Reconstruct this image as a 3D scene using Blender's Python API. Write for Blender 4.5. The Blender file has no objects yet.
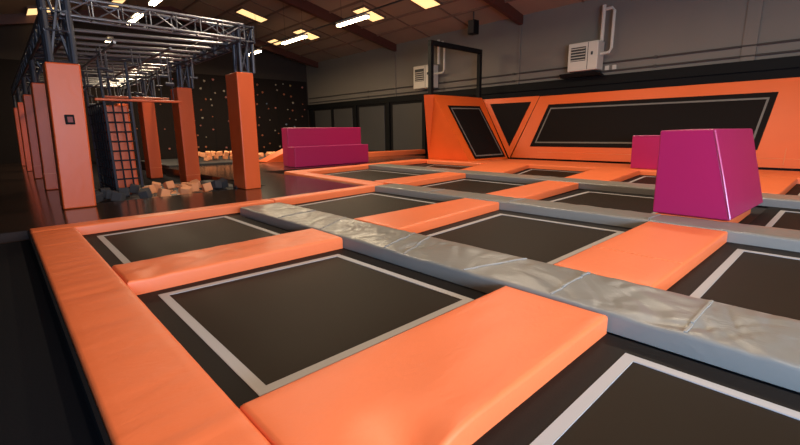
import bpy, bmesh, math, random
from mathutils import Vector, Matrix, noise
random.seed(7)
S = bpy.context.scene
COL = S.collection
PADH = 0.15          # pad height above the trampoline mats

# ------------------------------------------------------------------ materials
def mat(name, col, rough=0.5, bump=0.0, bscale=30.0, stretch=(1, 1, 1), var=0.0, vscale=3.0,
        metal=0.0, emit=None, estr=0.0, spec=0.5, coat=0.0, detail=4.0, distort=0.0):
    m = bpy.data.materials.new(name)
    m.use_nodes = True
    nt = m.node_tree
    b = nt.nodes['Principled BSDF']
    b.inputs['Base Color'].default_value = (*col, 1)
    b.inputs['Roughness'].default_value = rough
    b.inputs['Metallic'].default_value = metal
    b.inputs['Specular IOR Level'].default_value = spec
    b.inputs['Coat Weight'].default_value = coat
    if emit:
        b.inputs['Emission Color'].default_value = (*emit, 1)
        b.inputs['Emission Strength'].default_value = estr
    if bump or var:
        tc = nt.nodes.new('ShaderNodeTexCoord')
        mp = nt.nodes.new('ShaderNodeMapping')
        mp.inputs['Scale'].default_value = stretch
        nt.links.new(tc.outputs['Object'], mp.inputs['Vector'])
    if bump:
        n = nt.nodes.new('ShaderNodeTexNoise')
        n.inputs['Scale'].default_value = bscale
        n.inputs['Detail'].default_value = detail
        n.inputs['Distortion'].default_value = distort
        nt.links.new(mp.outputs[0], n.inputs['Vector'])
        bp = nt.nodes.new('ShaderNodeBump')
        bp.inputs['Strength'].default_value = bump
        bp.inputs['Distance'].default_value = 0.02
        nt.links.new(n.outputs['Fac'], bp.inputs['Height'])
        nt.links.new(bp.outputs[0], b.inputs['Normal'])
    if var:
        n2 = nt.nodes.new('ShaderNodeTexNoise')
        n2.inputs['Scale'].default_value = vscale
        n2.inputs['Detail'].default_value = 3
        nt.links.new(mp.outputs[0], n2.inputs['Vector'])
        mx = nt.nodes.new('ShaderNodeMix')
        mx.data_type = 'RGBA'
        mx.inputs['A'].default_value = (*[c * (1 - var) for c in col], 1)
        mx.inputs['B'].default_value = (*[min(1, c * (1 + var)) for c in col], 1)
        nt.links.new(n2.outputs['Fac'], mx.inputs['Factor'])
        nt.links.new(mx.outputs['Result'], b.inputs['Base Color'])
    return m

M = {}
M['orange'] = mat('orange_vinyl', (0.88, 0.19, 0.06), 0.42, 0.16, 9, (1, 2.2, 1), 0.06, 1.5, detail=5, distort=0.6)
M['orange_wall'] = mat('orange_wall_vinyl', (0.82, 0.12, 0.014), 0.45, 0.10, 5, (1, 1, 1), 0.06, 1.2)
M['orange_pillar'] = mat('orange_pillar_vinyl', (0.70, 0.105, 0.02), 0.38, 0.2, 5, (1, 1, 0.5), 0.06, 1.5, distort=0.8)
M['orange_seam'] = mat('orange_seam', (0.85, 0.24, 0.08), 0.45)
M['grey'] = mat('grey_vinyl', (0.225, 0.215, 0.19), 0.33, 0.25, 3.0, (1.6, 0.7, 1), 0.06, 2.0, detail=4, distort=2.0)
M['grey_seam'] = mat('grey_seam', (0.30, 0.29, 0.265), 0.45)
M['magenta'] = mat('magenta_vinyl', (0.40, 0.014, 0.102), 0.38, 0.06, 4, (1, 1, 1), 0.04, 1.5)
M['mat_weave'] = mat('trampoline_weave', (0.0165, 0.0098, 0.0048), 0.55, 0.10, 300, (1, 1, 1), 0.12, 1.2, spec=0.13)
M['spring_cover'] = mat('black_edge_webbing', (0.010, 0.008, 0.007), 0.6, 0.1, 120, spec=0.15)
M['line'] = mat('white_line_tape', (0.42, 0.40, 0.39), 0.5, spec=.3)
M['line_far'] = M['line']
M['black_vinyl'] = mat('black_vinyl', (0.010, 0.009, 0.010), 0.55, 0.1, 12)
M['black_floor'] = mat('black_rubber_floor', (0.006, 0.006, 0.008), 0.9, 0.1, 60, spec=.1)
M['platform'] = mat('dark_gloss_platform', (0.034, 0.020, 0.015), 0.16, 0.10, 4, (1, 1, 1), 0.25, 0.9, spec=0.5)
M['foam_orange'] = mat('pale_orange_foam', (0.85, 0.36, 0.16), 0.9, 0.3, 80)
M['foam_dark'] = mat('dark_grey_foam', (0.045, 0.045, 0.05), 0.9, 0.3, 80)
M['steel'] = mat('bare_steel', (0.30, 0.31, 0.33), 0.33, metal=0.8)
M['steel_dark'] = mat('dark_steel', (0.065, 0.07, 0.088), 0.45, metal=0.5)
M['rope'] = mat('black_rope', (0.012, 0.012, 0.016), 0.8)
M['wall_up'] = mat('grey_cladding', (0.19, 0.165, 0.135), 0.7, 0.05, 3, var=0.06, vscale=0.6)
M['wall_low'] = mat('dark_lower_panels', (0.010, 0.009, 0.009), 0.7, var=0.15, vscale=0.8, spec=.12)
M['wall_pane'] = mat('grey_lower_panels', (0.06, 0.056, 0.053), 0.5, var=0.1, vscale=0.8)
M['wall_dark'] = mat('dark_painted_wall', (0.05, 0.04, 0.034), 0.8, var=0.1, spec=.15)
M['climb'] = mat('black_climbing_panel', (0.013, 0.009, 0.008), 0.75, 0.1, 20, spec=.15)
M['ceiling'] = mat('brown_ceiling', (0.34, 0.235, 0.16), 0.8, 0.05, 2, var=0.1, vscale=0.7)
M['rafter'] = mat('red_brown_rafter', (0.085, 0.024, 0.015), 0.5, var=0.1)
M['purlin'] = mat('dark_purlin', (0.19, 0.105, 0.068), 0.6)
M['trim_black'] = mat('black_trim', (0.008, 0.008, 0.008), 0.6, spec=.12)
M['white_metal'] = mat('off_white_enamel', (0.62, 0.57, 0.48), 0.45)
M['dark_metal'] = mat('dark_grille', (0.03, 0.03, 0.03), 0.5)
M['tube'] = mat('lit_tube', (1, 0.9, 0.7), 0.5, emit=(1.0, 0.80, 0.48), estr=20)
M['panel'] = mat('lit_roof_panel', (0.9, 0.6, 0.25), 0.5, emit=(1.0, 0.62, 0.26), estr=1.5)
M['conduit'] = mat('brown_conduit', (0.05, 0.042, 0.036), 0.6)
M['red_lamp'] = mat('red_target', (0.22, 0.012, 0.008), 0.5)
HC = [(0.45, 0.16, 0.13), (0.42, 0.36, 0.28), (0.4, 0.12, 0.05), (0.2, 0.25, 0.34), (0.4, 0.28, 0.1)]
M['holds'] = [mat('hold_colour_%s' % n, c, 0.6) for n, c in zip(('pink', 'cream', 'orange', 'blue', 'yellow'), HC)]

# ------------------------------------------------------------------ helpers
def link(name, me, m, parent=None):
    o = bpy.data.objects.new(name, me)
    COL.objects.link(o)
    if m is not None:
        o.data.materials.append(m)
    if parent is not None:
        o.parent = parent
    return o

def tag(o, label=None, cat=None, group=None, kind=None):
    if label: o['label'] = label
    if cat: o['category'] = cat
    if group: o['group'] = group
    if kind: o['kind'] = kind
    return o

def empty(name, loc, label, cat, group=None):
    o = bpy.data.objects.new(name, None)
    o.empty_display_size = 0.2
    COL.objects.link(o)
    o.location = loc
    return tag(o, label, cat, group)

def fin(bm, name, m, parent=None, smooth=False):
    """link a bmesh given in WORLD coordinates; child coords are made local to the parent Empty"""
    bmesh.ops.recalc_face_normals(bm, faces=bm.faces)
    if parent is not None:
        off = parent_world(parent)
        bmesh.ops.translate(bm, verts=bm.verts, vec=-off)
        loc = Vector((0, 0, 0))
    else:
        lo = Vector((min(v.co.x for v in bm.verts), min(v.co.y for v in bm.verts), min(v.co.z for v in bm.verts)))
        hi = Vector((max(v.co.x for v in bm.verts), max(v.co.y for v in bm.verts), 0))
        loc = Vector(((lo.x + hi.x) / 2, (lo.y + hi.y) / 2, lo.z))
        bmesh.ops.translate(bm, verts=bm.verts, vec=-loc)
    me = bpy.data.meshes.new(name)
    bm.to_mesh(me); bm.free()
    if smooth:
        me.shade_smooth()
    o = link(name, me, m, parent)
    o.location = loc
    return o

def parent_world(o):
    p = Vector(o.location)
    while o.parent:
        o = o.parent
        p = p + Vector(o.location)
    return p

def hexa(bm, b, t):
    """solid from 4 bottom points and 4 top points"""
    vs = [bm.verts.new(Vector(p)) for p in list(b) + list(t)]
    f = [(3, 2, 1, 0), (4, 5, 6, 7), (0, 1, 5, 4), (1, 2, 6, 5), (2, 3, 7, 6), (3, 0, 4, 7)]
    for q in f: bm.faces.new([vs[i] for i in q])

def box(bm, x0, x1, y0, y1, z0, z1):
    hexa(bm, [(x0, y0, z0), (x1, y0, z0), (x1, y1, z0), (x0, y1, z0)],
         [(x0, y0, z1), (x1, y0, z1), (x1, y1, z1), (x0, y1, z1)])

def tube(bm, pts, r, n=8):
    rings = []
    pts = [Vector(p) for p in pts]
    for i, p in enumerate(pts):
        d = (pts[min(i + 1, len(pts) - 1)] - pts[max(i - 1, 0)]).normalized()
        a = Vector((0, 0, 1)) if abs(d.z) < 0.9 else Vector((1, 0, 0))
        e1 = d.cross(a).normalized(); e2 = d.cross(e1)
        rings.append([bm.verts.new(p + (e1 * math.cos(k * 2 * math.pi / n) + e2 * math.sin(k * 2 * math.pi / n)) * r) for k in range(n)])
    for A, B in zip(rings, rings[1:]):
        for k in range(n):
            bm.faces.new((A[k], A[(k + 1) % n], B[(k + 1) % n], B[k]))
    bm.faces.new(rings[0][::-1]); bm.faces.new(rings[-1])

def bevel(bm, w, seg=3):
    bmesh.ops.bevel(bm, geom=list(bm.edges), offset=w, segments=seg, profile=0.5, affect='EDGES')

def axis(L, r, step):
    pos = [0.0, 0.0, r * 0.15, r * 0.5, r]
    prof = [0.0, 0.80, 0.91, 0.98, 1.0]
    n = max(2, int((L - 2 * r) / step))
    mid = [r + (L - 2 * r) * i / n for i in range(1, n)]
    P = pos + mid + [L - p for p in pos[::-1]]
    F = prof + [1.0] * len(mid) + prof[::-1]
    return P, F

V3_ = Vector
def pad_mesh(quad, z0, h, step=0.12, amp=0.006, freq=2.5, stretch=(1, 1), r=0.03, seed=0.0, dents=(), ridged=False, drape=False):
    """upholstered pad on a quad a,b,c,d (counter-clockwise in plan) with rounded rims and creased top"""
    a, b, c, d = [Vector((*p, 0)) for p in quad]
    Lu = ((b - a).length + (c - d).length) / 2; Lv = ((d - a).length + (c - b).length) / 2
    U, FU = axis(Lu, r, step); V, FV = axis(Lv, r, step)
    bm = bmesh.new(); g = []
    for i, (u, fu) in enumerate(zip(U, FU)):
        row = []
        for j, (v, fv) in enumerate(zip(V, FV)):
            s, t = u / Lu, v / Lv
            p = a.lerp(b, s).lerp(d.lerp(c, s), t)
            k = min(fu, fv)
            q = Vector((p.x * freq * stretch[0] + seed, p.y * freq * stretch[1], seed * 1.7))
            n1 = noise.noise(q) * 0.7 + noise.noise(q * 2.3) * 0.35
            if drape:
                a_, b_ = p.x * .8 + p.y * .6, -p.x * .6 + p.y * .8
                w1 = noise.noise(V3_((a_ * 1.6 + seed, b_ * 1.6, 3.1)))
                q1 = V3_((a_ * 1.0 + .9 * w1, b_ * 7.5 + 2.4 * w1, seed))
                q2 = V3_((a_ * 6.0 + 2.0 * w1, b_ * 1.3 + w1, seed + 9))
                n1 = .55 * (0.4 - abs(noise.noise(q1))) * 1.3 + .55 * (0.4 - abs(noise.noise(q2))) * max(0, noise.noise(q * .6) + .35) * 1.6 + .3 * noise.noise(q * .5)
            if ridged:
                n1 += (0.5 - abs(noise.noise(q * 1.6 + Vector((5, 2, 1))))) * 1.2
            edge = min(1.0, min(u, Lu - u) / 0.15, min(v, Lv - v) / 0.15)
            z = h * k + amp * n1 * k * (0.35 + 0.65 * edge)
            for (dx, dy, dr, dd) in dents:
                z -= dd * math.exp(-((p.x - dx) ** 2 + (p.y - dy) ** 2) / (2 * dr * dr))
            if k < 0.01: z = 0
            row.append(bm.verts.new((p.x, p.y, z0 + max(z, 0))))
        g.append(row)
    for i in range(len(U) - 1):
        for j in range(len(V) - 1):
            q = (g[i][j], g[i + 1][j], g[i + 1][j + 1], g[i][j + 1])
            if i == 0 and j == 0: pass
            try: bm.faces.new(q)
            except ValueError: pass
    bmesh.ops.remove_doubles(bm, verts=bm.verts, dist=1e-5)
    return bm

def seam_line(bm, p, q, z, w=0.02, hh=0.006):
    p = Vector((*p, 0)); q = Vector((*q, 0)); n = Vector((-(q - p).y, (q - p).x, 0)).normalized() * w / 2
    hexa(bm, [(*(p + n).xy, z - hh), (*(p - n).xy, z - hh), (*(q - n).xy, z - hh), (*(q + n).xy, z - hh)],
         [(*(p + n).xy, z + hh), (*(p - n).xy, z + hh), (*(q - n).xy, z + hh), (*(q + n).xy, z + hh)])

# ------------------------------------------------------------------ setting
def struct(name, bm, m, smooth=False):
    o = fin(bm, name, m, None, smooth); o['kind'] = 'structure'; return o

UL, UR, VN, VF = -1.3, 19.6, -8.0, 32.0
RU, EZ, SL = 9.15, 6.9, 0.22
RZ = EZ + SL * (UR - RU)
def cz(u): return EZ + SL * (UR - u) if u >= RU else EZ + SL * (u - UL)

bm = bmesh.new(); box(bm, UL - .2, UR + .2, VN - .2, VF + .2, -0.45, -0.25); struct('floor', bm, M['black_floor'])
# base deck under the trampolines, and the walkway beside it
bm = bmesh.new(); box(bm, 0.2, 17.95, -6.5, 14.9, -0.25, -0.03); struct('trim_1', bm, M['black_vinyl'])
bm = bmesh.new(); box(bm, UL, 0.2, VN, 8.2, -0.25, 0.0); struct('trim_2', bm, M['black_floor'])
# dark padded platform round the obstacle course
bm = bmesh.new()
box(bm, -0.9, 7.05, 8.42, 10.75, -0.25, 0.11)
o = struct('trim_3', bm, M['platform'])
bm = bmesh.new(); box(bm, 5.15, 7.05, 10.75, 20.15, -0.25, 0.11); box(bm, 7.05, 17.5, 14.95, 20.15, -0.25, 0.11)
struct('trim_4', bm, M['platform'])
bm = bmesh.new(); box(bm, -0.9, 1.35, 10.75, 30.5, -0.25, 0.11); struct('trim_5', bm, M['platform'])

bm = bmesh.new(); box(bm, UR, UR + .2, VN, VF, 3.45, EZ); struct('wall_right', bm, M['wall_up'])
bm = bmesh.new(); box(bm, UR, UR + .2, VN, VF, -0.25, 3.45); struct('wall_right_lower', bm, M['wall_low'])
bm = bmesh.new()
hexa(bm, [(UL, VF, -.25), (UR, VF, -.25), (UR, VF + .2, -.25), (UL, VF + .2, -.25)], [(UL, VF, EZ), (UR, VF, EZ), (UR, VF + .2, EZ), (UL, VF + .2, EZ)])
vs = [bm.verts.new(p) for p in ((UL, VF, EZ), (UR, VF, EZ), (RU, VF, RZ), (UL, VF + .2, EZ), (UR, VF + .2, EZ), (RU, VF + .2, RZ))]
for f in ((0, 1, 2), (5, 4, 3), (0, 2, 5, 3), (1, 4, 5, 2)): bm.faces.new([vs[i] for i in f])
struct('wall_back', bm, M['wall_dark'])
bm = bmesh.new(); box(bm, UL - .2, UL, VN, VF, -0.25, EZ); struct('wall_left', bm, M['wall_dark'])
bm = bmesh.new(); box(bm, UL, UR, VN - .2, VN, -0.25, RZ); struct('wall_front', bm, M['wall_up'])
bm = bmesh.new()
for (ua, ub) in ((UL, RU), (RU, UR)):
    za, zb = cz(ua), cz(ub)
    hexa(bm, [(ua, VN, za), (ub, VN, zb), (ub, VF, zb), (ua, VF, za)], [(ua, VN, za + .15), (ub, VN, zb + .15), (ub, VF, zb + .15), (ua, VF, za + .15)])
struct('ceiling', bm, M['ceiling'])

# rafters: deep glued beams running up from the side walls to the ridge
k = 1
for v in (3.1, 12.15, 21.2, 30.3):
    for (ua, ub) in ((UR, RU), (UL, RU)):
        bm = bmesh.new()
        za, zb = cz(ua), cz(ub)
        hexa(bm, [(ua, v - .12, za - .42), (ub, v - .12, zb - .6), (ub, v + .12, zb - .6), (ua, v + .12, za - .42)],
             [(ua, v - .12, za), (ub, v - .12, zb), (ub, v + .12, zb), (ua, v + .12, za)])
        struct('trim_%d' % (10 + k), bm, M['rafter']); k += 1
for u in (18.0, 16.8, 14.6, 13.0, 11.4, 9.8, 8.0, 6.2, 4.4, 2.6, 0.8):
    bm = bmesh.new(); z = cz(u); box(bm, u - .035, u + .035, VN, VF, z - .09, z + .02)
    struct('trim_%d' % (10 + k), bm, M['purlin']); k += 1
for v in (6.1, 9.1, 15.2, 18.2, 24.2, 27.3):
    bm = bmesh.new()
    hexa(bm, [(UR, v - .03, EZ - .05), (RU, v - .03, RZ - .05), (RU, v + .03, RZ - .05), (UR, v + .03, EZ - .05)],
         [(UR, v - .03, EZ), (RU, v - .03, RZ), (RU, v + .03, RZ), (UR, v + .03, EZ)])
    struct('trim_%d' % (10 + k), bm, M['purlin']); k += 1
# flat steel pilasters under the rafters on the right wall, black rail between cladding and lower wall
for v in (3.1, 12.15, 21.2):
    w = .2 if v < 10 else .05
    bm = bmesh.new(); box(bm, UR - .07, UR, v - w, v + w, 3.6, EZ - .45); struct('trim_%d' % (10 + k), bm, M['wall_up']); k += 1
bm = bmesh.new(); box(bm, UR - .10, UR, VN, VF, 3.36, 3.72); struct('trim_%d' % (10 + k), bm, M['trim_black']); k += 1
# grey panels and dark posts of the lower right wall
for (va, vb) in ((28.6, 31.0), (25.95, 28.3), (22.35, 25.1), (18.8, 21.5)):
    bm = bmesh.new(); box(bm, UR - .05, UR, va, vb, 0.15, 3.2); bevel(bm, .015, 1); struct('trim_%d' % (10 + k), bm, M['wall_pane']); k += 1
for v in (31.4, 28.45, 25.5, 21.9, 18.6):
    bm = bmesh.new(); box(bm, UR - .12, UR, v - .13, v + .13, -.1, 3.36); struct('trim_%d' % (10 + k), bm, M['trim_black']); k += 1
# two cable rails along the cladding
def rail(z, label, dz=0.0):
    bm = bmesh.new(); tube(bm, [(UR - .055, VN + .2, z), (UR - .055, VF - .25, z + dz)], .035, 8)
    for v in (0.5, 6.0, 12.4, 17, 24): box(bm, UR - .1, UR - .002, v - .05, v + .05, z - .05, z + .05)
    tag(fin(bm, 'conduit_pipe', M['conduit'], None), label, 'pipe')
rail(4.22, 'upper of the two thin dark pipes along the grey wall')
rail(3.88, 'lower of the two thin dark pipes along the grey wall')

# climbing wall with holds
bm = bmesh.new(); box(bm, -0.8, 19.4, VF - .18, VF - .02, -0.1, 5.55); bevel(bm, .01, 1)
cw = empty('climbing_wall', (9, VF - .1, -0.1), 'black climbing wall dotted with small holds at the far end of the hall', 'climbing wall')
fin(bm, 'wall_panel', M['climb'], cw)
bm = bmesh.new()
for u in (1.7, 4.2, 6.7, 9.2, 11.7, 14.2, 16.7): box(bm, u - .012, u + .012, VF - .195, VF - .17, -0.1, 5.5)
fin(bm, 'panel_joint', M['trim_black'], cw)
bm = bmesh.new(); bmesh.ops.create_icosphere(bm, subdivisions=2, radius=.1)
for v in bm.verts:
    v.co *= 1 + .35 * noise.noise(v.co * 17); v.co.y *= .6
hold_me = bpy.data.meshes.new('climbing_hold'); bm.to_mesh(hold_me); bm.free(); hold_me.shade_smooth()
hold_var = []
for hm in M['holds']:
    me = hold_me.copy(); me.materials.append(hm); hold_var.append(me)
src = None
hl = {0: 'pinkish', 1: 'cream', 2: 'orange', 3: 'pale blue', 4: 'yellow'}
for iu in range(17):
    for iz in range(8):
        if random.random() < .18: continue
        u = 6.2 + iu * .8 + random.uniform(-.3, .3); z = .6 + iz * .66 + random.uniform(-.25, .25)
        if u > 19.2 or z > 5.4: continue
        q = random.choices(range(5), (3, 4, 3, 1, 1))[0]
        o = bpy.data.objects.new('climbing_hold', hold_var[q]); COL.objects.link(o)
        o.location = (u, VF - .22, z); s = random.uniform(.45, .8); o.scale = (s, 1, s)
        o.rotation_euler = (0, random.uniform(0, 6), 0)
        tag(o, 'small %s climbing hold bolted on the black climbing wall' % hl[q], 'climbing hold', '%s holds on the climbing wall' % hl[q])

# ------------------------------------------------------------------ trampolines
def trampoline(quad, label, z=0.0, line=(.20, .07), name='trampoline'):
    """quad in plan: near-left, near-right, far-right, far-left of the visible bed"""
    q = [Vector((*p, 0)) for p in quad]
    c = sum(q, Vector()) / 4
    t = empty(name, (c.x, c.y, z - .03), label, 'trampoline', 'floor trampolines')
    iu = 0.0 if q[0].x < 1 else (.13 if q[0].x < 7 else .18)     # side margin is wider in the wider rows
    def inset(d):
        du = d + (iu if d > .1 else 0)
        r = []
        for i in range(4):
            b, su, sv = q[i], q[(1, 0, 3, 2)[i]], q[(3, 2, 1, 0)[i]]
            r.append(b + (su - b).normalized() * du + (sv - b).normalized() * d)
        return r
    def ring(d0, d1, z0, z1):
        bm = bmesh.new(); A, B = inset(d0), inset(d1)
        for i in range(4):
            j = (i + 1) % 4
            hexa(bm, [(*A[i].xy, z0), (*A[j].xy, z0), (*B[j].xy, z0), (*B[i].xy, z0)],
                 [(*A[i].xy, z1), (*A[j].xy, z1), (*B[j].xy, z1), (*B[i].xy, z1)])
        bmesh.ops.remove_doubles(bm, verts=bm.verts, dist=1e-5)
        return bm
    fin(ring(-.008, line[0], z - .03, z + .002), 'spring_cover', M['spring_cover'], t)
    I = inset(line[0])
    bm = bmesh.new()
    hexa(bm, [(*p.xy, z - .03) for p in I], [(*p.xy, z) for p in I])
    fin(bm, 'jump_mat', M['mat_weave'], t)
    fin(ring(line[0] - .005, line[0] + line[1], z - .01, z + .006), 'boundary_line', M['line'], t)
    return t

def s3l(v): return 10.45 + .045 * (v + 1)      # left foot of the third grey strip
def s3r(v): return s3l(v) + .85
S1L, S1R, S2L, S2R = 3.15, 3.97, 6.88, 7.55

trampoline([(.70, -1.4), (3.10, -1.4), (3.10, 1.08), (.70, 1.08)], 'nearest trampoline at the bottom right corner, in front of the wide orange pad')
trampoline([(.70, 1.98), (3.13, 1.98), (3.12, 4.46), (.72, 4.58)], 'large near trampoline between the left orange border and the first grey strip')
trampoline([(.70, 5.2), (3.13, 5.2), (3.12, 8.08), (.72, 7.92)], 'trampoline at the far left corner of the court below the orange pillars')
trampoline([(3.97, -1.6), (6.88, -1.6), (6.88, 1.05), (3.97, 1.05)], 'trampoline at the right edge, in front of the big magenta block')
trampoline([(3.97, 1.98), (6.88, 1.98), (6.84, 4.52), (3.97, 4.3)], 'trampoline between two grey strips, left of the big magenta block')
trampoline([(3.97, 5.36), (6.9, 5.36), (6.95, 8.35), (3.97, 8.0)], 'trampoline in the middle row just before the far orange border of the dark platform')
trampoline([(7.6, -1.8), (s3l(-1), -1.8), (s3l(1), 1.0), (7.6, 1.0)], 'trampoline at the right edge just right of the big magenta block')
trampoline([(7.6, 2.1), (s3l(2), 2.1), (s3l(4.5), 4.55), (7.6, 4.5)], 'dark trampoline seen left behind the big magenta block')
trampoline([(7.6, 5.5), (s3l(5.5), 5.6), (s3l(8.3), 8.5), (7.6, 8.15)], 'trampoline between the second and third grey strip, past the orange pad end')
trampoline([(7.75, 9.2), (s3l(9.3), 9.3), (s3l(13.4), 13.55), (7.95, 13.1)], 'far trampoline in front of the two-tier magenta block')
U4 = 15.15
trampoline([(s3r(-2), -2.2), (U4, -2.2), (U4, .98), (s3r(.9), .95)], 'small visible corner of a trampoline at the right edge under the orange wall')
trampoline([(s3r(2), 2.0), (U4, 2.2), (U4, 4.75), (s3r(4.3), 4.35)], 'trampoline in the row under the orange wall, in front of the small magenta block')
trampoline([(s3r(5.6), 5.6), (U4, 6.15), (U4, 8.75), (s3r(7.7), 7.7)], 'trampoline under the left end of the long wall trampoline')
trampoline([(s3r(9.5), 9.5), (14.55, 10.4), (14.55, 13.3), (s3r(12), 12.0)], 'farthest trampoline at the foot of the slanted orange wedge wall')

# ------------------------------------------------------------------ pads
sd = [0.0]
def pad(quad, label, kind='orange', group=None, name=None, seams=(), h=PADH, z0=0.0, step=.12, **kw):
    sd[0] += 3.7
    name = name or ('%s_pad' % kind)
    c = sum((Vector((*p, 0)) for p in quad), Vector()) / 4
    t = empty(name, (c.x, c.y, z0), label, 'pad', group)
    if kind == 'grey':
        kw = dict(dict(amp=.044, freq=2.2, stretch=(1.0, 1.0), drape=True, r=.035), **kw)
    else:
        kw = dict(dict(amp=.007, freq=2.0, stretch=(.6, 2.2)), **kw)
    bmp = pad_mesh(quad, z0, h, step=step, seed=sd[0], **kw)
    top = [v.co.copy() for v in bmp.verts if v.co.z > z0 + h * .5]
    def ztop(x, y):
        return max(v.z for v in sorted(top, key=lambda v: (v.x - x) ** 2 + (v.y - y) ** 2)[:4])
    fin(bmp, 'cushion', M[kind], t, True)
    for (p, q) in seams:
        bm = bmesh.new(); 
        P, Q = Vector(p), Vector(q)
        n = 22
        for i in range(n):
            mid = P.lerp(Q, (i + .5) / n)
            seam_line(bm, P.lerp(Q, i / n), P.lerp(Q, (i + 1) / n), ztop(mid.x, mid.y), .018, .006)
        fin(bm, 'seam', M[kind + '_seam'], t)
    return t
G1 = 'orange floor pads between the trampolines'
# left border
pad([(.18, -2.5), (.70, -2.5), (.70, 7.98), (.18, 7.98)], 'long orange border pad along the left edge of the court', name='border_pad', stretch=(.4, 4.6), amp=.015, step=.05)
bm = bmesh.new(); box(bm, .155, .176, -2.5, 8.3, 0.001, .125)
tag(fin(bm, 'edge_skirt', M['black_floor'], None), 'black skirt along the outer side of the left orange border pad', 'skirt')
# far border of columns one and two
pad([(.18, 7.98), (4.0, 8.05), (4.02, 8.37), (.18, 8.35)], 'thin orange border pad in front of the dark platform, left half', name='border_pad', group=None, r=.03)
pad([(4.02, 8.05), (7.25, 8.32), (7.25, 8.62), (4.04, 8.37)], 'thin orange border pad in front of the dark platform, right half', name='border_pad', r=.03)
# orange border going away along column three, and its far end
pad([(6.95, 8.62), (7.5, 8.62), (7.8, 13.15), (7.3, 13.15)], 'orange border pad running back along the dark platform towards the two-tier block', name='border_pad', r=.04)
pad([(7.35, 13.3 - .1), (11.0, 13.65), (11.0, 14.25), (7.4, 13.95)], 'orange border pad in front of the two-tier magenta block', name='border_pad', r=.04)
pad([(11.05, 13.75), (15.2, 13.95), (15.2, 14.9), (11.05, 14.3)], 'orange border pad right of the two-tier block reaching the wedge wall', name='border_pad', r=.04)
# column one
DENTS = [(1.12, 1.2, .14, .09)]
pad([(.705, 1.08), (3.11, 1.09), (3.12, 1.98), (.705, 1.98)], 'large orange pad in the foreground with a creased dent at its near edge', group=G1, step=.06,
    amp=.009, dents=DENTS)
pad([(.705, 4.52), (3.13, 4.46), (3.16, 5.24), (.705, 5.24)], 'creased orange pad between the two left trampolines', group=G1, step=.06, amp=.02, freq=2.6, stretch=(1.5, 1.8), ridged=True)
# column two
pad([(3.975, 1.05), (6.87, 1.02), (6.87, 1.98), (3.975, 1.98)], 'orange pad at right centre in front of the big magenta block', group=G1, step=.1,
    seams=[((4.9, 1.06), (4.92, 1.97))])
pad([(3.975, 4.3), (6.85, 4.55), (6.85, 5.36), (3.975, 5.36)], 'orange pad in the middle of the court between the first and second grey strip', group=G1, step=.08)
# column three
pad([(7.56, 1.14), (9.5, 1.14), (9.5, 2.08), (7.56, 2.1)], 'orange pad under the big magenta block', group=G1)
pad([(7.56, 4.52), (s3l(4.5) - .02, 4.75), (s3l(5.5) - .02, 5.62), (7.56, 5.42)], 'orange pad between second and third grey strip, left of the big block', group=G1)
pad([(7.58, 8.2), (s3l(8.4) - .02, 8.5), (s3l(9.3) - .02, 9.3), (7.6, 9.18)], 'orange pad in the distance in front of the wedge wall, past the middle trampolines', group=G1)
# column four
pad([(s3r(1), .97), (U4, .98), (U4, 2.2), (s3r(2), 2.0)], 'orange pad at the right edge under the wall, right of the big block', group=G1)
pad([(s3r(4.4), 4.37), (U4, 4.77), (U4, 6.15), (s3r(5.6), 5.6)], 'orange pad under the wall between two far trampolines', group=G1)
pad([(s3r(7.7), 7.72), (U4, 8.77), (U4, 10.6), (s3r(9.5), 9.5)], 'orange pad near the foot of the wedge wall', group=G1)
pad([(U4 + .01, -3), (17.55, -3), (17.55, 11.2), (U4 + .01, 11.2)], 'long orange ledge pad along the foot of the orange wall', name='ledge_pad', step=.4)
pad([(14.56, 10.62), (U4, 10.62), (15.22, 13.9), (14.56, 13.7)], 'orange ledge pad along the left foot of the slanted wedge', name='ledge_pad', step=.3)
pad([(U4 + .02, 11.25), (17.2, 11.25), (17.2, 11.62), (U4 + .02, 11.62)], 'short orange ledge pad at the foot of the slanted wedge', name='ledge_pad', step=.3)
# grey strips
def strip(lf, rf, v0, v1, label, seam_v, n=6, **kw):
    seams = [((lf(v) + .03, v), (rf(v) - .03, v + sk)) for v, sk in seam_v]
    return pad([(lf(v0), v0), (rf(v0), v0), (rf(v1), v1), (lf(v1), v1)], label, 'grey', name='grey_strip_pad', seams=seams, **kw)
strip(lambda v: S1L, lambda v: S1R - .005, -1.6, 7.75, 'wide grey wrinkled walkway strip nearest the camera', [(-.3, 0), (.62, 0), (1.58, 0), (2.5, -.25), (3.35, .3), (3.68, .25), (5.05, .45), (6.3, .1)], step=.04)
strip(lambda v: S2L, lambda v: S2R - .005, -1.8, 8.3, 'second grey walkway strip, passing in front of the big magenta block', [(.2, 0), (2.0, 0), (4.4, 0), (6.5, 0)], step=.1)
strip(lambda v: s3l(v), lambda v: s3r(v) - .01, -2.4, 13.8, 'third and farthest grey walkway strip, nearest the orange wall', [(2, 0), (6, 0), (10, 0)], step=.16)

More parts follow.
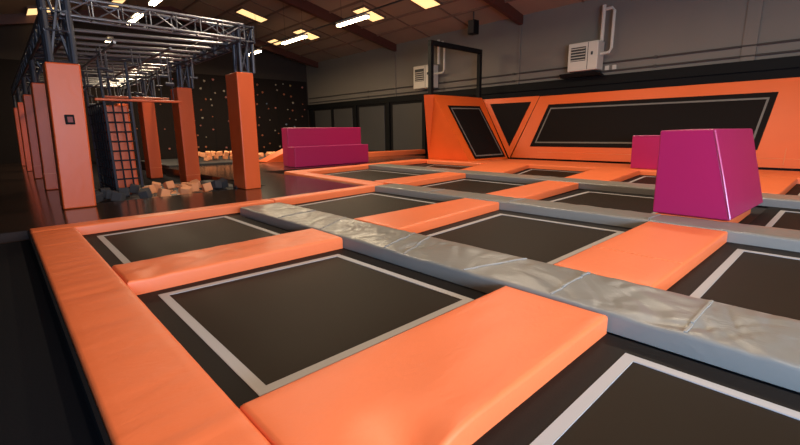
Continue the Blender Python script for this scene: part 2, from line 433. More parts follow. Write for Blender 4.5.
# ------------------------------------------------------------------ slanted trampoline walls
def quad_panel(bm, P, th, n):
    n = n * th
    hexa(bm, [tuple(p) for p in P], [tuple(p + n) for p in P])
def lerp2(P, s, t): return P[0].lerp(P[1], s).lerp(P[3].lerp(P[2], s), t)
def wall_bed(root, P, n, corners, line_in=.14, lw=.06):
    """black bed (corners in wall s,t coordinates) recessed on an orange panel P: bl, br, tr, tl"""
    C = [lerp2(P, *c) for c in corners]
    cen = sum(C, Vector()) / 4
    bm = bmesh.new(); quad_panel(bm, [c + n * .004 for c in C], .012, n); b = fin(bm, 'jump_mat', M['mat_wall'], root)
    def ins(d):
        r = []
        for i in range(4):
            a, b_, e = C[i - 1], C[i], C[(i + 1) % 4]
            r.append(b_ + (a - b_).normalized() * d + (e - b_).normalized() * d)
        return r
    A, B = ins(line_in), ins(line_in + lw)
    bm = bmesh.new()
    for i in range(4):
        j = (i + 1) % 4
        hexa(bm, [tuple(A[i] + n * .014), tuple(A[j] + n * .014), tuple(B[j] + n * .014), tuple(B[i] + n * .014)],
             [tuple(A[i] + n * .022), tuple(A[j] + n * .022), tuple(B[j] + n * .022), tuple(B[i] + n * .022)])
    bmesh.ops.remove_doubles(bm, verts=bm.verts, dist=1e-5)
    fin(bm, 'boundary_line', M['line_wall'], root)
M['mat_wall'] = mat('wall_trampoline_weave', (0.010, 0.007, 0.006), 0.7, spec=0.1)
M['line_wall'] = mat('grey_wall_tape', (0.16, 0.145, 0.125), 0.6)
V3 = Vector
CB = V3((17.95, 11.45, .22))                    # inner corner at the foot of both walls
# right wall
WB = [V3((17.85, 11.3, .2)), V3((17.85, -4, .2)), V3((18.75, -4, 2.98)), V3((18.75, 10.45, 2.98))]
rn = (WB[1] - WB[0]).cross(WB[3] - WB[0]).normalized()
if rn.x > 0: rn = -rn
wt = empty('wall_trampoline', (18.4, 4, .15), 'long slanted orange wall with one wide black trampoline, on the right', 'wall trampoline')
bm = bmesh.new()
hexa(bm, [tuple(WB[0]), tuple(WB[1]), (19.3, -4, .2), (19.3, 11.3, .2)], [tuple(WB[3]), tuple(WB[2]), (19.3, -4, 2.98), (19.3, 10.45, 2.98)])
fin(bm, 'padded_panel', M['orange_wall'], wt)
bm = bmesh.new(); box(bm, 17.9, 19.2, -4, 11.3, -.02, .199); fin(bm, 'plinth', M['trim_black'], wt)
def st(P, v, z):
    t = (z - P[0].z) / (P[3].z - P[0].z); v0 = P[0].y + (P[3].y - P[0].y) * t; v1 = P[1].y + (P[2].y - P[1].y) * t
    return ((v - v0) / (v1 - v0), t)
wall_bed(wt, WB, rn, [st(WB, 10.42, .72), st(WB, 2.25, .74), st(WB, 2.02, 2.56), st(WB, 9.93, 2.58)], .17, .06)
bm = bmesh.new()
for (v, z0, z1) in ((1.55, .3, .8),):
    a = lerp2(WB, *st(WB, v, z0)); b = lerp2(WB, *st(WB, v, z1)); tube(bm, [a + rn * .0, b + rn * .0], .012, 6)
a = lerp2(WB, *st(WB, 10.0, .48)); b = lerp2(WB, *st(WB, 0.0, .48)); tube(bm, [a, b], .008, 6)
fin(bm, 'panel_seam', M['orange_seam'], wt)
# left wedge
WL = [V3((15.25, 11.75, .13)), V3((17.9, 11.5, .13)), V3((18.3, 13.4, 3.08)), V3((14.7, 13.4, 3.08))]
ln = (WL[1] - WL[0]).cross(WL[3] - WL[0]).normalized()
if ln.y > 0: ln = -ln
wd = empty('wedge_wall_trampoline', (16.8, 13, .15), 'slanted orange wedge wall with a leaning black trampoline, left of the inverted triangle', 'wall trampoline')
bm = bmesh.new()
hexa(bm, [tuple(WL[0]), tuple(WL[1]), (19.2, 14.3, .13), (15.32, 14.3, .13)], [tuple(WL[3]), tuple(WL[2]), (18.6, 13.75, 3.08), (14.42, 13.75, 3.08)])
fin(bm, 'padded_panel', M['orange_wall'], wd)
bm = bmesh.new(); hexa(bm, [(15.35, 11.9, -.02), (17.85, 11.65, -.02), (19.1, 14.2, -.02), (15.45, 14.2, -.02)], [(15.35, 11.9, .129), (17.85, 11.65, .129), (19.1, 14.2, .129), (15.45, 14.2, .129)])
fin(bm, 'plinth', M['trim_black'], wd)
wall_bed(wd, WL, ln, [(.16, .03), (.955, .03), (.855, .85), (.16, .84)], .12, .06)
# corner triangle
TP = [V3((17.9, 11.42, .15)), V3((18.74, 10.46, 3.0)), V3((18.33, 13.36, 3.0))]
tn = (TP[1] - TP[0]).cross(TP[2] - TP[0]).normalized()
if tn.x > 0: tn = -tn
ct = empty('corner_triangle_panel', (18.4, 11.9, .15), 'inverted orange triangle panel with black centre in the corner between the two slanted walls', 'wall panel')
bm = bmesh.new()
back = [V3((19.0, 11.9, .24)), V3((19.3, 10.9, 3.0)), V3((18.9, 13.3, 3.0))]
vs = [bm.verts.new(p) for p in TP + back]
for f in ((0, 1, 2), (5, 4, 3), (0, 3, 4, 1), (1, 4, 5, 2), (2, 5, 3, 0)): bm.faces.new([vs[i] for i in f])
fin(bm, 'padded_panel', M['orange_wall'], ct)
c = sum(TP, V3()) / 3
top = (TP[1] + TP[2]) / 2
def tri(k, off): return [top + (TP[0] - top).normalized() * .26 + (p - top) * k + tn * off for p in (TP[0], TP[1], TP[2])]
bm = bmesh.new(); A, B = tri(.72, .006), tri(.72, .02)
vs = [bm.verts.new(p) for p in A + B]
for f in ((0, 1, 2), (5, 4, 3), (0, 3, 4, 1), (1, 4, 5, 2), (2, 5, 3, 0)): bm.faces.new([vs[i] for i in f])
fin(bm, 'mesh_infill', M['mat_wall'], ct)
# black goal frame standing on the wedge
gf = empty('goal_frame', (16.5, 13.6, 3.08), 'black square tube frame standing on top of the wedge wall', 'frame')
for u in (14.72, 18.3):
    bm = bmesh.new(); box(bm, u - .09, u + .09, 13.5, 13.7, 3.08, 5.2); bevel(bm, .02, 2); fin(bm, 'post', M['trim_black'], gf)
bm = bmesh.new(); box(bm, 14.63, 18.39, 13.5, 13.7, 5.2, 5.4); bevel(bm, .02, 2); fin(bm, 'crossbar', M['trim_black'], gf)
# low orange pad and foam at the far foot of the right wall
pad([(13.6, 18.7), (19.3, 18.3), (19.3, 18.75), (13.6, 19.3)], 'low thin orange pad on the floor at the foot of the dark lower wall', name='floor_pad', z0=.112, h=.26, step=.3)

# ------------------------------------------------------------------ magenta blocks
def solid(name, b, t, m, parent=None, bw=.03):
    bm = bmesh.new(); hexa(bm, b, t); bmesh.ops.recalc_face_normals(bm, faces=bm.faces); bevel(bm, bw, 3)
    o = fin(bm, name, m, parent)
    for p in o.data.polygons: p.use_smooth = True
    md = o.modifiers.new('wn', 'WEIGHTED_NORMAL'); md.keep_sharp = False; md.weight = 100
    return o
Z = PADH + .012
bb = empty('jump_block', (8.6, 1.6, Z), 'large magenta block with one sloping side, on the pads right of centre', 'block')
bb_b = [(7.56, 1.12, Z), (9.8, 1.02, Z), (9.72, 2.12, Z), (7.58, 2.14, Z)]
bb_t = [(7.62, 1.47, 1.47), (9.35, 1.27, 1.46), (9.4, 2.2, 1.46), (7.74, 2.2, 1.45)]
solid('foam_body', bb_b, bb_t, M['magenta'], bb, .025)
bm = bmesh.new(); tube(bm, [V3(bb_b[0]).lerp(V3(bb_t[0]), .02) + V3((-.004, -.004, 0)), V3(bb_b[0]).lerp(V3(bb_t[0]), .5) + V3((-.004, -.01, 0)), V3(bb_b[0]).lerp(V3(bb_t[0]), .985) + V3((0.0, -.004, 0))], .013, 8)
M['piping'] = mat('pink_piping', (0.62, 0.10, 0.25), 0.25)
fin(bm, 'piping', M['piping'], bb)
sb = empty('jump_block', (16.2, 4.5, Z), 'small magenta block on the orange ledge behind the big block', 'block')
solid('foam_body', [(15.6, 3.4, Z), (16.6, 3.4, Z), (16.6, 5.22, Z), (15.6, 5.22, Z)], [(15.62, 3.4, 1.24), (16.6, 3.4, 1.24), (16.6, 5.25, 1.24), (15.62, 5.25, 1.24)], M['magenta'], sb, .02)
bm = bmesh.new(); tube(bm, [(15.61, 3.45, 1.235), (15.61, 5.22, 1.235)], .012, 6); fin(bm, 'piping', M['piping'], sb)
tb = empty('step_block', (10.5, 15.8, .11), 'two-tier magenta step block on the dark platform at the back', 'block')
solid('lower_tier', [(8.72, 15.5, .115), (12.55, 15.5, .115), (12.55, 16.14, .115), (8.72, 16.14, .115)], [(8.74, 15.5, .93), (12.55, 15.5, .93), (12.55, 16.14, .93), (8.74, 16.14, .93)], M['magenta'], tb)
solid('upper_tier', [(8.8, 16.15, .115), (12.65, 16.15, .115), (12.65, 16.85, .115), (8.92, 16.85, .115)], [(8.82, 16.15, 1.7), (12.65, 16.15, 1.7), (12.65, 16.85, 1.7), (8.94, 16.85, 1.7)], M['magenta'], tb)
bm = bmesh.new(); tube(bm, [(8.76, 15.495, .925), (12.5, 15.495, .925)], .012, 6); fin(bm, 'piping', M['piping'], tb)

# ------------------------------------------------------------------ padded pillars and the obstacle rig
def pillar(u0, u1, v0, v1, zb, zt, lean, label, button=False, seams=True):
    t = empty('padded_pillar', ((u0 + u1) / 2, (v0 + v1) / 2, zb), label, 'pillar', None)
    bm = bmesh.new()
    hexa(bm, [(u0, v0, zb), (u1, v0, zb), (u1, v1, zb), (u0, v1, zb)], [(u0 + lean, v0, zt), (u1 + lean, v0, zt), (u1 + lean, v1, zt), (u0 + lean, v1, zt)])
    bmesh.ops.subdivide_edges(bm, edges=[e for e in bm.edges if abs(e.verts[0].co.z - e.verts[1].co.z) > 1], cuts=20)
    bmesh.ops.recalc_face_normals(bm, faces=bm.faces)
    bmesh.ops.bevel(bm, geom=[e for e in bm.edges if len(e.link_faces) == 2 and e.calc_face_angle(0) > .5], offset=.03, segments=3, profile=.5, affect='EDGES')
    for f in bm.faces: f.smooth = True
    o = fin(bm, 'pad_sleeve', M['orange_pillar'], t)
    md = o.modifiers.new('wn', 'WEIGHTED_NORMAL'); md.weight = 100
    if seams:
        bm = bmesh.new(); box(bm, u0 - .004 + lean * .12, u1 + .004 + lean * .12, v0 - .004, v1 + .004, zb + .42, zb + .432)
        fin(bm, 'sleeve_seam', M['orange_seam'], t)
    if button:
        uc, zc = 1.105, 1.8
        bm = bmesh.new(); box(bm, uc - .075, uc + .075, v0 - .02, v0 + .01, zc - .09, zc + .09); bevel(bm, .008, 1); b = fin(bm, 'target_frame', M['trim_black'], t)
        bm = bmesh.new(); box(bm, uc - .035, uc + .045, v0 - .027, v0 - .016, zc - .05, zc + .05); fin(bm, 'target_light', M['red_lamp'], b)
    return t
lbl = ['tall orange padded pillar nearest on the left, with a small black target', 'orange padded pillar second in the left row, just behind the one with the target',
       'third orange pillar in the left row counted from the camera', 'fourth orange pillar in the left row counted from the camera', 'fifth and farthest orange pillar of the left row']
LV = [10.28, 14.4, 18.6, 23.0, 27.4]
for i, v in enumerate(LV):
    du = .0 if i == 0 else .06
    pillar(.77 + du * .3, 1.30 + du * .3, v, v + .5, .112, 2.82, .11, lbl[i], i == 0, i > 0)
lbr = ['tall orange padded pillar at the right front corner of the obstacle rig', 'orange padded pillar second in the right row, rising from the foam cubes', 'third orange pillar in the right row, thin in the distance', 'farthest orange pillar of the right row']
for i, v in enumerate([10.4, 14.9, 19.4, 23.9]):
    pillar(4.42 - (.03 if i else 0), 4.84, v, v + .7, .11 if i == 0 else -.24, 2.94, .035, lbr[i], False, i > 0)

def truss_bm(bm, p0, p1, w, h, r=.024, bay=.45, vert=False):
    p0, p1 = V3(p0), V3(p1); d = (p1 - p0); L = d.length; d.normalize()
    if vert: e1, e2 = V3((1, 0, 0)), V3((0, 1, 0))
    else: e1, e2 = d.cross(V3((0, 0, 1))).normalized(), V3((0, 0, 1))
    cs = [e1 * sx * w / 2 + e2 * sy * h / 2 for sx, sy in ((-1, -1), (1, -1), (1, 1), (-1, 1))]
    for c in cs: tube(bm, [p0 + c, p1 + c], r, 10)
    n = max(1, int(L / bay))
    for k in range(n):
        a, b = p0 + d * L * k / n, p0 + d * L * (k + 1) / n
        for q in range(4):
            c0, c1 = cs[q], cs[(q + 1) % 4]
            if k % 2: c0, c1 = c1, c0
            tube(bm, [a + c0, b + c1], r * .5, 5)
            if k == 0: tube(bm, [a + c0, a + c1], r * .5, 5)
            tube(bm, [b + c0, b + c1], r * .5, 5)
rig = empty('obstacle_rig', (2.8, 19, 2.8), 'steel truss frame of the obstacle course on top of the orange pillars', 'rig')
ZT0, ZT1 = 3.62, 3.98
def tr(name, p0, p1, w, h, m='steel_dark', **k):
    bm = bmesh.new(); truss_bm(bm, p0, p1, w, h, **k); return fin(bm, name, M[m], rig)
for i, v in enumerate(LV):
    tr('post_truss', (1.16, v + .25, 2.83), (1.2, v + .25, 4.6 if i == 0 else 3.62), .36, .36, vert=True, r=.055, bay=1.2)
    for v in ():pass
for i, v in enumerate([10.4, 14.9, 19.4, 23.9]):
    tr('post_truss', (4.78, v + .27, 2.95), (4.8, v + .27, ZT1 + .02), .32, .32, vert=True, r=.042, bay=.9)
tr('side_truss', (1.15, 10.3, 3.55), (1.15, 28.2, 3.55), .34, .34, r=.03)
tr('side_truss', (4.75, 10.3, 3.8), (4.75, 24.5, 3.8), .34, .34, r=.026)
tr('cross_truss', (1.25, 10.5, 3.84), (4.7, 10.5, 3.84), .34, .32, 'steel', r=.028)
tr('cross_truss', (1.25, 14.9, 3.8), (4.7, 14.9, 3.8), .34, .32, 'steel_dark')
tr('cross_truss', (1.25, 19.4, 3.8), (4.7, 19.4, 3.8), .34, .32, 'steel_dark')
tr('cross_truss', (1.25, 23.9, 3.8), (4.7, 23.9, 3.8), .34, .32, 'steel_dark')
for k_ in range(17):
    v = 11.2 + k_ * .78
    bm = bmesh.new(); z = 3.58
    tube(bm, [(1.2, v, z), (4.78, v, z + .12)], .036, 8)
    fin(bm, 'rung', M['steel'], rig)
    bm = bmesh.new(); box(bm, 4.56, 4.64, v - .045, v + .045, z - .03, z + .2)
    fin(bm, 'clamp', M['steel_dark'], rig)
# longitudinal pipes under the rungs
for u in (2.2, 3.3):
    bm = bmesh.new(); tube(bm, [(u, 11.2, 3.44), (u, 24.0, 3.44)], .03, 8); fin(bm, 'runner_pipe', M['steel'], rig)
# hanging handles
hg = None
for (v, us) in ((11.7, (2.0, 2.6, 3.2)), (13.0, (1.7, 2.3, 3.0, 3.7)), (14.4, (1.9, 2.7, 3.4)), (16.0, (2.0, 2.8, 3.6)), (17.4, (1.8, 2.5, 3.3, 4.0)), (20.6, (2.0, 3.0, 3.8)), (12.3, (1.6, 2.2, 2.9, 3.5, 4.1)), (15.2, (1.6, 2.2, 3.1, 4.0)), (18.5, (1.7, 2.4, 3.2, 3.9)), (22.0, (1.8, 2.6, 3.4))):
    for u in us:
        L = random.uniform(.35, .75)
        if hg is None:
            hg = empty('hanging_handle', (0, 0, 0), 'x', 'handle', 'handles hanging under the obstacle rig')
            bm = bmesh.new(); tube(bm, [(0, 0, 0), (0, 0, -.55)], .016, 6); fin(bm, 'strap', M['steel'], hg)
            bm = bmesh.new(); tube(bm, [(-.1, 0, -.55), (.1, 0, -.55)], .03, 8); fin(bm, 'grip', M['steel_dark'], hg)
            r_ = hg
        else:
            r_ = hg.copy(); COL.objects.link(r_)
            for ch in hg.children:
                c_ = ch.copy(); COL.objects.link(c_); c_.parent = r_
        r_.location = (u, v, 3.42); r_.scale = (1, 1, L / .55)
        r_['label'] = 'short steel handle on a strap hanging from the truss rig above the foam pit'
# two orange-red beams hung below the rig
for (v, z, a, b_, w) in ((13.0, 2.34, 1.95, 3.95, 'nearer'), (15.4, 2.58, 2.5, 4.3, 'farther')):
    t = empty('hanging_beam', (3, v, z), '%s of the two thin orange beams hung under the rig beside the net tower' % w, 'beam')
    bm = bmesh.new(); box(bm, a, b_, v - .06, v + .06, z, z + .06); bevel(bm, .015, 2); fin(bm, 'beam_body', M['orange_pillar'], t)
    for u in (a + .2, b_ - .2):
        bm = bmesh.new(); tube(bm, [(u, v, z + .09), (u, v, 3.6)], .012, 6); fin(bm, 'hanger', M['steel_dark'], t)
# net tower
nt_ = empty('cargo_net', (2.4, 13.6, -.24), 'black rope cargo net hung as a tower in front of an orange padded post', 'net')
bm = bmesh.new()
n0, n1, f0, f1, zb, zt = 2.14, 2.72, 13.0, 15.4, -.1, 2.3
for i in range(4):
    u = n0 + (n1 - n0) * i / 3; tube(bm, [(u, f0, zb), (u - .02, f0, zt)], .022, 6)
for j in range(11):
    z = zb + (zt - zb) * j / 10; tube(bm, [(n0, f0, z), (n1, f0, z)], .022, 6)
fin(bm, 'front_net', M['rope'], nt_)
bm = bmesh.new()
for i in range(8):
    v = f0 + (f1 - f0) * i / 7; tube(bm, [(n0, v, zb), (n0 - .02, v, zt)], .022, 6)
for j in range(11):
    z = zb + (zt - zb) * j / 10; tube(bm, [(n0, f0, z), (n0, f1, z)], .022, 6)
fin(bm, 'side_net', M['rope'], nt_)
for (u, v) in ((n0, f0), (n1, f0), (n0, f1), (n1, f1)):
    bm = bmesh.new(); tube(bm, [(u, v, -.24), (u, v, 3.3)], .035, 8); fin(bm, 'corner_pole', M['steel_dark'], nt_)
pillar(2.17, 2.69, 13.25, 13.75, -.24, 2.25, .0, 'orange padded post behind the black cargo net', False, False)
bm = bmesh.new(); box(bm, 2.2, 2.7, 13.9, 15.3, -.24, 2.2); bevel(bm, .03, 2)
tag(fin(bm, 'padded_box', M['black_vinyl'], None), 'black padded box behind the orange post inside the cargo net', 'box')

# ------------------------------------------------------------------ foam cubes
bm = bmesh.new(); bmesh.ops.create_cube(bm, size=.21); bevel(bm, .014, 2)
cm = bpy.data.meshes.new('foam_cube'); bm.to_mesh(cm); bm.free()
cmo, cmd = cm.copy(), cm.copy(); cmo.materials.append(M['foam_orange']); cmd.materials.append(M['foam_dark'])
def cube(u, v, z, dark, label, group):
    o = bpy.data.objects.new('foam_cube', cmd if dark else cmo); COL.objects.link(o)
    o.location = (u, v, z + .115); o.rotation_euler = (random.uniform(-.35, .35), random.uniform(-.35, .35), random.uniform(0, 1.57))
    tag(o, label, 'foam cube', group)
LP = 'pale orange foam cube in the pit between the net tower and the right pillars'
LD = 'dark grey foam cube in the foam pit at the foot of the net tower'
LDR = 'dark foam cube by the base of the front right pillar'
LF = 'pale orange foam cube on the heap at the foot of the climbing wall'
PZ = -.25
for iu in range(12):
    for iv in range(7):
        u = 1.5 + iu * .3 + random.uniform(-.05, .05); v = 10.95 + iv * .31 + random.uniform(-.05, .05)
        if 2.05 < u < 2.8 and v > 12.8: continue
        if u > 4.95: continue
        dark = u < 2.45 or (u > 4.1 and v < 13) or random.random() < .0
        lab, gr = (LP, 'pale orange foam cubes in the pit') if not dark else ((LD, 'dark foam cubes by the net tower') if u < 3 else (LDR, 'dark foam cubes by the front right pillar'))
        cube(u, v, PZ, dark, lab, gr)
        if not dark and random.random() < .35 and iv > 0:
            cube(u + .05, v + .1, PZ + .25, False, LP, 'pale orange foam cubes in the pit')
        elif dark and random.random() < .2:
            cube(u + .05, v + .1, PZ + .25, True, lab, gr)
for i in range(9):
    cube(2.9 + random.random() * 1.4, 13.2 + random.random() * 1.3, PZ, False, LP, 'pale orange foam cubes in the pit')
for i in range(60):
    u = 7.2 + i * .115 + random.uniform(-.1, .1); v = 21.9 + (u - 7) * .15 + random.uniform(-.7, .7)
    cube(u, v, .2 + random.choice((0, 0, .2, .2)) * (1 if i < 24 else 0), False, LF, 'foam cubes heaped below the climbing wall')
# low dark padded wall carrying the far heap, and the orange ramp at its right end
bm = bmesh.new(); box(bm, 5.3, 15.2, 20.2, 25.5, -.25, .2); bevel(bm, .04, 2)
tag(fin(bm, 'padded_platform', M['black_vinyl'], None), 'low dark padded block carrying the far heap of foam cubes', 'platform')
bm = bmesh.new(); hexa(bm, [(9.3, 19.25, .11), (11.6, 19.0, .11), (11.6, 20.1, .11), (9.3, 20.1, .11)], [(9.3, 19.3, .16), (11.6, 19.05, 1.12), (11.6, 20.1, 1.12), (9.3, 20.1, .16)]); bevel(bm, .03, 2)
tag(fin(bm, 'ramp_pad', M['orange_wall'], None), 'orange wedge ramp left behind the two-tier magenta block', 'ramp')

# ------------------------------------------------------------------ heaters
def heater(v0, v1, z0, z1, pv, label, ptop):
    t = empty('wall_heater', (UR, (v0 + v1) / 2, z0), label, 'heater', None)
    d = .62
    bm = bmesh.new(); box(bm, UR - .12 - d, UR - .12, v0, v1, z0, z1); bevel(bm, .03, 2); b = fin(bm, 'casing', M['white_metal'], t)
    x = UR - .12 - d
    w = v1 - v0
    bm = bmesh.new(); box(bm, x - .012, x + .02, v0 + w * .4, v1 - w * .1, z0 + .40, z1 - .18); g = fin(bm, 'grille', M['dark_metal'], t)
    for i in range(5):
        z = z0 + .42 + i * .115
        bm = bmesh.new(); hexa(bm, [(x - .045, v0 + w * .41, z), (x, v0 + w * .41, z + .02), (x, v1 - w * .11, z + .02), (x - .045, v1 - w * .11, z)],
                               [(x - .045, v0 + w * .41, z + .028), (x, v0 + w * .41, z + .048), (x, v1 - w * .11, z + .048), (x - .045, v1 - w * .11, z + .028)])
        fin(bm, 'louvre', M['white_metal'], g)
    bm = bmesh.new(); box(bm, x - .01, x + .01, v0 + w * .32, v0 + w * .335, z0 + .03, z1 - .03); fin(bm, 'door_gap', M['dark_metal'], t)
    bm = bmesh.new(); box(bm, x - .03, x + .01, v0 + w * .16, v0 + w * .22, z1 - .55, z1 - .42); bevel(bm, .006, 1); fin(bm, 'control_knob', M['dark_metal'], t)
    bm = bmesh.new(); box(bm, UR - .125, UR - .001, v0 + .2, v1 - .2, z0 + .45, z1 - .1)
    fin(bm, 'bracket', M['dark_metal'], t)
    bm = bmesh.new()
    tube(bm, [(UR - .45, pv, z1 - .02), (UR - .45, pv, ptop)], .075, 10)
    fin(bm, 'flue_pipe', M['white_metal'], t)
    bm = bmesh.new(); q = pv - .42
    tube(bm, [(UR - .45, pv, ptop - .18), (UR - .45, q + .1, ptop - .16), (UR - .45, q, ptop - .28), (UR - .45, q, z1 - .35), (UR - .45, q + .1, z1 - .5), (UR - .45, v0 + .02, z1 - .52)], .06, 10)
    fin(bm, 'return_pipe', M['white_metal'], t)
    return t
heater(8.0, 9.28, 3.93, 5.08, 8.0, 'cream wall heater with louvred grille above the long wall trampoline', 6.45)
heater(17.4, 18.85, 3.95, 5.22, 17.1, 'cream wall heater farther left, behind the black goal frame', 6.5)
# bracket under the first heater
bm = bmesh.new(); hexa(bm, [(UR - .5, 7.9, 3.72), (UR - .13, 7.9, 3.72), (UR - .13, 9.7, 3.72), (UR - .5, 9.7, 3.72)], [(UR - .62, 8.1, 3.88), (UR - .13, 8.1, 3.88), (UR - .13, 9.7, 3.88), (UR - .62, 9.7, 3.88)])
tag(fin(bm, 'shelf_bracket', M['trim_black'], None), 'dark bracket shelf below the heater over the long wall trampoline', 'shelf')
for v, w in ((7.85, 'left'), (7.55, 'right')):
    bm = bmesh.new(); box(bm, UR - .09, UR - .001, v - .08, v + .08, 3.92, 4.1); bevel(bm, .01, 1)
    tag(fin(bm, 'socket_box', M['white_metal'], None), '%s of two pale switch boxes beside the heater bracket' % w, 'socket')
# loudspeaker under the ceiling
sp = empty('loudspeaker', (18.2, 13.9, 6.8), 'black loudspeaker hanging under the ceiling', 'speaker')
bm = bmesh.new(); box(bm, 18.0, 18.4, 13.75, 14.15, 6.15, 6.8); bevel(bm, .03, 2)
fin(bm, 'cabinet', M['trim_black'], sp)
bm = bmesh.new(); box(bm, 17.985, 18.0, 13.79, 14.11, 6.19, 6.76); fin(bm, 'grille', M['dark_metal'], sp)
bm = bmesh.new(); tube(bm, [(18.2, 13.95, 6.79), (18.2, 13.95, cz(18.2))], .03, 6); fin(bm, 'mount', M['dark_metal'], sp)
# small speaker on the left wall
bm = bmesh.new(); box(bm, UL + .001, UL + .35, 19.0, 19.4, 3.2, 3.8); bevel(bm, .03, 2)

bm.free()

# ------------------------------------------------------------------ lamps
def strip_light(u, v0, v1, z, label):
    t = empty('tube_light', (u, (v0 + v1) / 2, z), label, 'light')
    bm = bmesh.new(); box(bm, u - .13, u + .13, v0, v1, z + .02, z + .11); bevel(bm, .01, 1); fin(bm, 'housing', M['white_metal'], t)
    bm = bmesh.new(); tube(bm, [(u - .06, v0 + .04, z - .02), (u - .06, v1 - .04, z - .02)], .05, 8); tube(bm, [(u + .06, v0 + .04, z - .02), (u + .06, v1 - .04, z - .02)], .05, 8); fin(bm, 'tube', M['tube'], t)
    for v in (v0 + .3, v1 - .3):
        bm = bmesh.new(); tube(bm, [(u, v, z + .1), (u, v, cz(u))], .008, 5); fin(bm, 'suspension_wire', M['dark_metal'], t)
    L = bpy.data.lights.new('tube_glow', 'AREA'); L.shape = 'RECTANGLE'; L.size = .3; L.size_y = v1 - v0; L.energy = TUBE_W; L.color = (1, .78, .52)
    lo = bpy.data.objects.new('tube_glow', L); COL.objects.link(lo); lo.location = (0, 0, -.09); lo.parent = t
    lo['kind'] = 'helper'
    return t
TUBE_W = 270
strip_light(12.4, 15.1, 17.3, 6.3, 'longest lit tube light, nearest in the right row under the roof')
strip_light(12.4, 20.1, 22.5, 6.3, 'second lit tube light in the right row under the roof')
strip_light(12.4, 25.3, 27.3, 6.3, 'third and farthest lit tube light in the right row, above the front right pillar')
strip_light(5.12, 20.7, 22.8, 6.3, 'lit tube light seen over the steel truss rig')
strip_light(5.12, 26.8, 27.7, 6.3, 'small distant lit tube light glimpsed through the truss rig')
strip_light(5.12, 17.6, 19.0, 6.3, 'lit tube light at the top edge above the truss')
bm = bmesh.new(); box(bm, 12.36, 12.44, VN + 1, 27.5, 6.46, 6.50)
tag(fin(bm, 'cable_tray', M['dark_metal'], None), 'thin cable tray carrying the right row of tube lights', 'cable tray')
def roof_panel(u0, u1, v0, v1, label):
    t = empty('roof_light_panel', ((u0 + u1) / 2, (v0 + v1) / 2, cz((u0 + u1) / 2) - .1), label, 'roof light')
    bm = bmesh.new()
    d = .1
    hexa(bm, [(u0, v0, cz(u0) - d), (u1, v0, cz(u1) - d), (u1, v1, cz(u1) - d), (u0, v1, cz(u0) - d)], [(u0, v0, cz(u0) - d + .03), (u1, v0, cz(u1) - d + .03), (u1, v1, cz(u1) - d + .03), (u0, v1, cz(u0) - d + .03)])
    fin(bm, 'diffuser', M['panel'], t)
    bm = bmesh.new()
    for (a, b, c, e) in ((u0 - .05, u0, v0 - .05, v1 + .05), (u1, u1 + .05, v0 - .05, v1 + .05), (u0, u1, v0 - .05, v0), (u0, u1, v1, v1 + .05)):
        hexa(bm, [(a, c, cz(a) - d - .01), (b, c, cz(b) - d - .01), (b, e, cz(b) - d - .01), (a, e, cz(a) - d - .01)], [(a, c, cz(a)), (b, c, cz(b)), (b, e, cz(b)), (a, e, cz(a))])
    fin(bm, 'frame', M['purlin'], t)
roof_panel(15.05, 16.45, 18.6, 19.6, 'yellow lit roof panel split by the longest tube light')
roof_panel(15.05, 16.4, 24.9, 25.95, 'yellow lit roof panel split by the second tube light')
roof_panel(15.1, 15.8, 28.5, 29.6, 'small yellow lit roof panel between the second and third tube lights')
roof_panel(11.65, 13.2, 25.6, 26.5, 'yellow lit roof panel left above the front right pillar')
roof_panel(15.6, 16.7, 14.8, 15.8, 'yellow lit roof panel cut by the top edge of the picture')
roof_panel(2.2, 3.4, 28.6, 31.6, 'long yellow lit roof panel at the top left corner')
roof_panel(5.6, 6.2, 27.5, 29.5, 'yellow lit roof panel seen through the top of the truss')

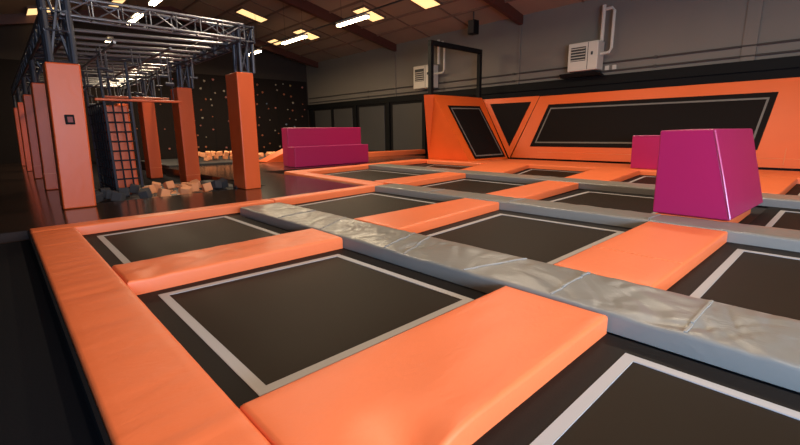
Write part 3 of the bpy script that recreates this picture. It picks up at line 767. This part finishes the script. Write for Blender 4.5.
# lights of the hall outside the frame: ceiling luminaires over the court and daylight from the entrance behind the camera
def area(name, loc, rot, sx, sy, e, col):
    L = bpy.data.lights.new(name, 'AREA'); L.shape = 'RECTANGLE'; L.size = sx; L.size_y = sy; L.energy = e; L.color = col
    o = bpy.data.objects.new(name, L); COL.objects.link(o); o.location = loc; o.rotation_euler = rot; return o
WARM = (1, .80, .58)
for (u, v, e) in ((5.1, 3, 150), (5.1, 9, 130), (12.4, 3, 230), (12.4, 8, 230), (1.6, -1.2, 190), (12.4, -3, 150)):
    area('hall_luminaire', (u, v, 6.3), (0, 0, 0), .35, 2.4, e, WARM)
o = area('entrance_daylight', (2.5, VN + .1, 2.6), (math.radians(80), 0, 0), 7, 3.2, 1080, (1.0, .90, .84))
o = area('side_window_daylight', (UL + .1, -4.0, 1.5), (0, math.radians(-88), math.radians(25)), 1.8, 5.5, 2000, (.36, .62, 1.0))

# ------------------------------------------------------------------ camera
f, yaw, pitch, roll = 424.6, *[math.radians(a) for a in (43.04, 12.15, .82)]
cp, s_ = math.cos(pitch), math.sin(pitch)
Up = V3((0, cp, s_)); F = V3((0, s_, -cp)); R = V3((1, 0, 0))
A = -math.sin(yaw) * R + math.cos(yaw) * F; B = math.cos(yaw) * R + math.sin(yaw) * F
c_, q_ = math.cos(roll), math.sin(roll)
Rr = Matrix(((c_, -q_, 0), (q_, c_, 0), (0, 0, 1)))
B, A, Up = Rr @ B, Rr @ A, Rr @ Up
cam = bpy.data.cameras.new('camera'); co = bpy.data.objects.new('camera', cam); COL.objects.link(co)
cam.sensor_fit = 'HORIZONTAL'; cam.sensor_width = 36.0; cam.lens = f / 800 * 36.0; cam.clip_start = .05; cam.clip_end = 200
mw = Matrix((tuple(B), tuple(A), tuple(Up))).to_4x4(); mw.translation = V3((0, 0, 1.5))
co.matrix_world = mw
S.camera = co

w = bpy.data.worlds.new('world'); S.world = w; w.use_nodes = True
w.node_tree.nodes['Background'].inputs[0].default_value = (.5, .6, .8, 1); w.node_tree.nodes['Background'].inputs[1].default_value = .3
S.view_settings.view_transform = 'Standard'; S.view_settings.look = 'None'; S.view_settings.gamma = 1; S.view_settings.use_curve_mapping = False
S.view_settings.exposure = 0.0
S.cycles.use_denoising = True
S.cycles.max_bounces = 6
S.cycles.sample_clamp_indirect = 4
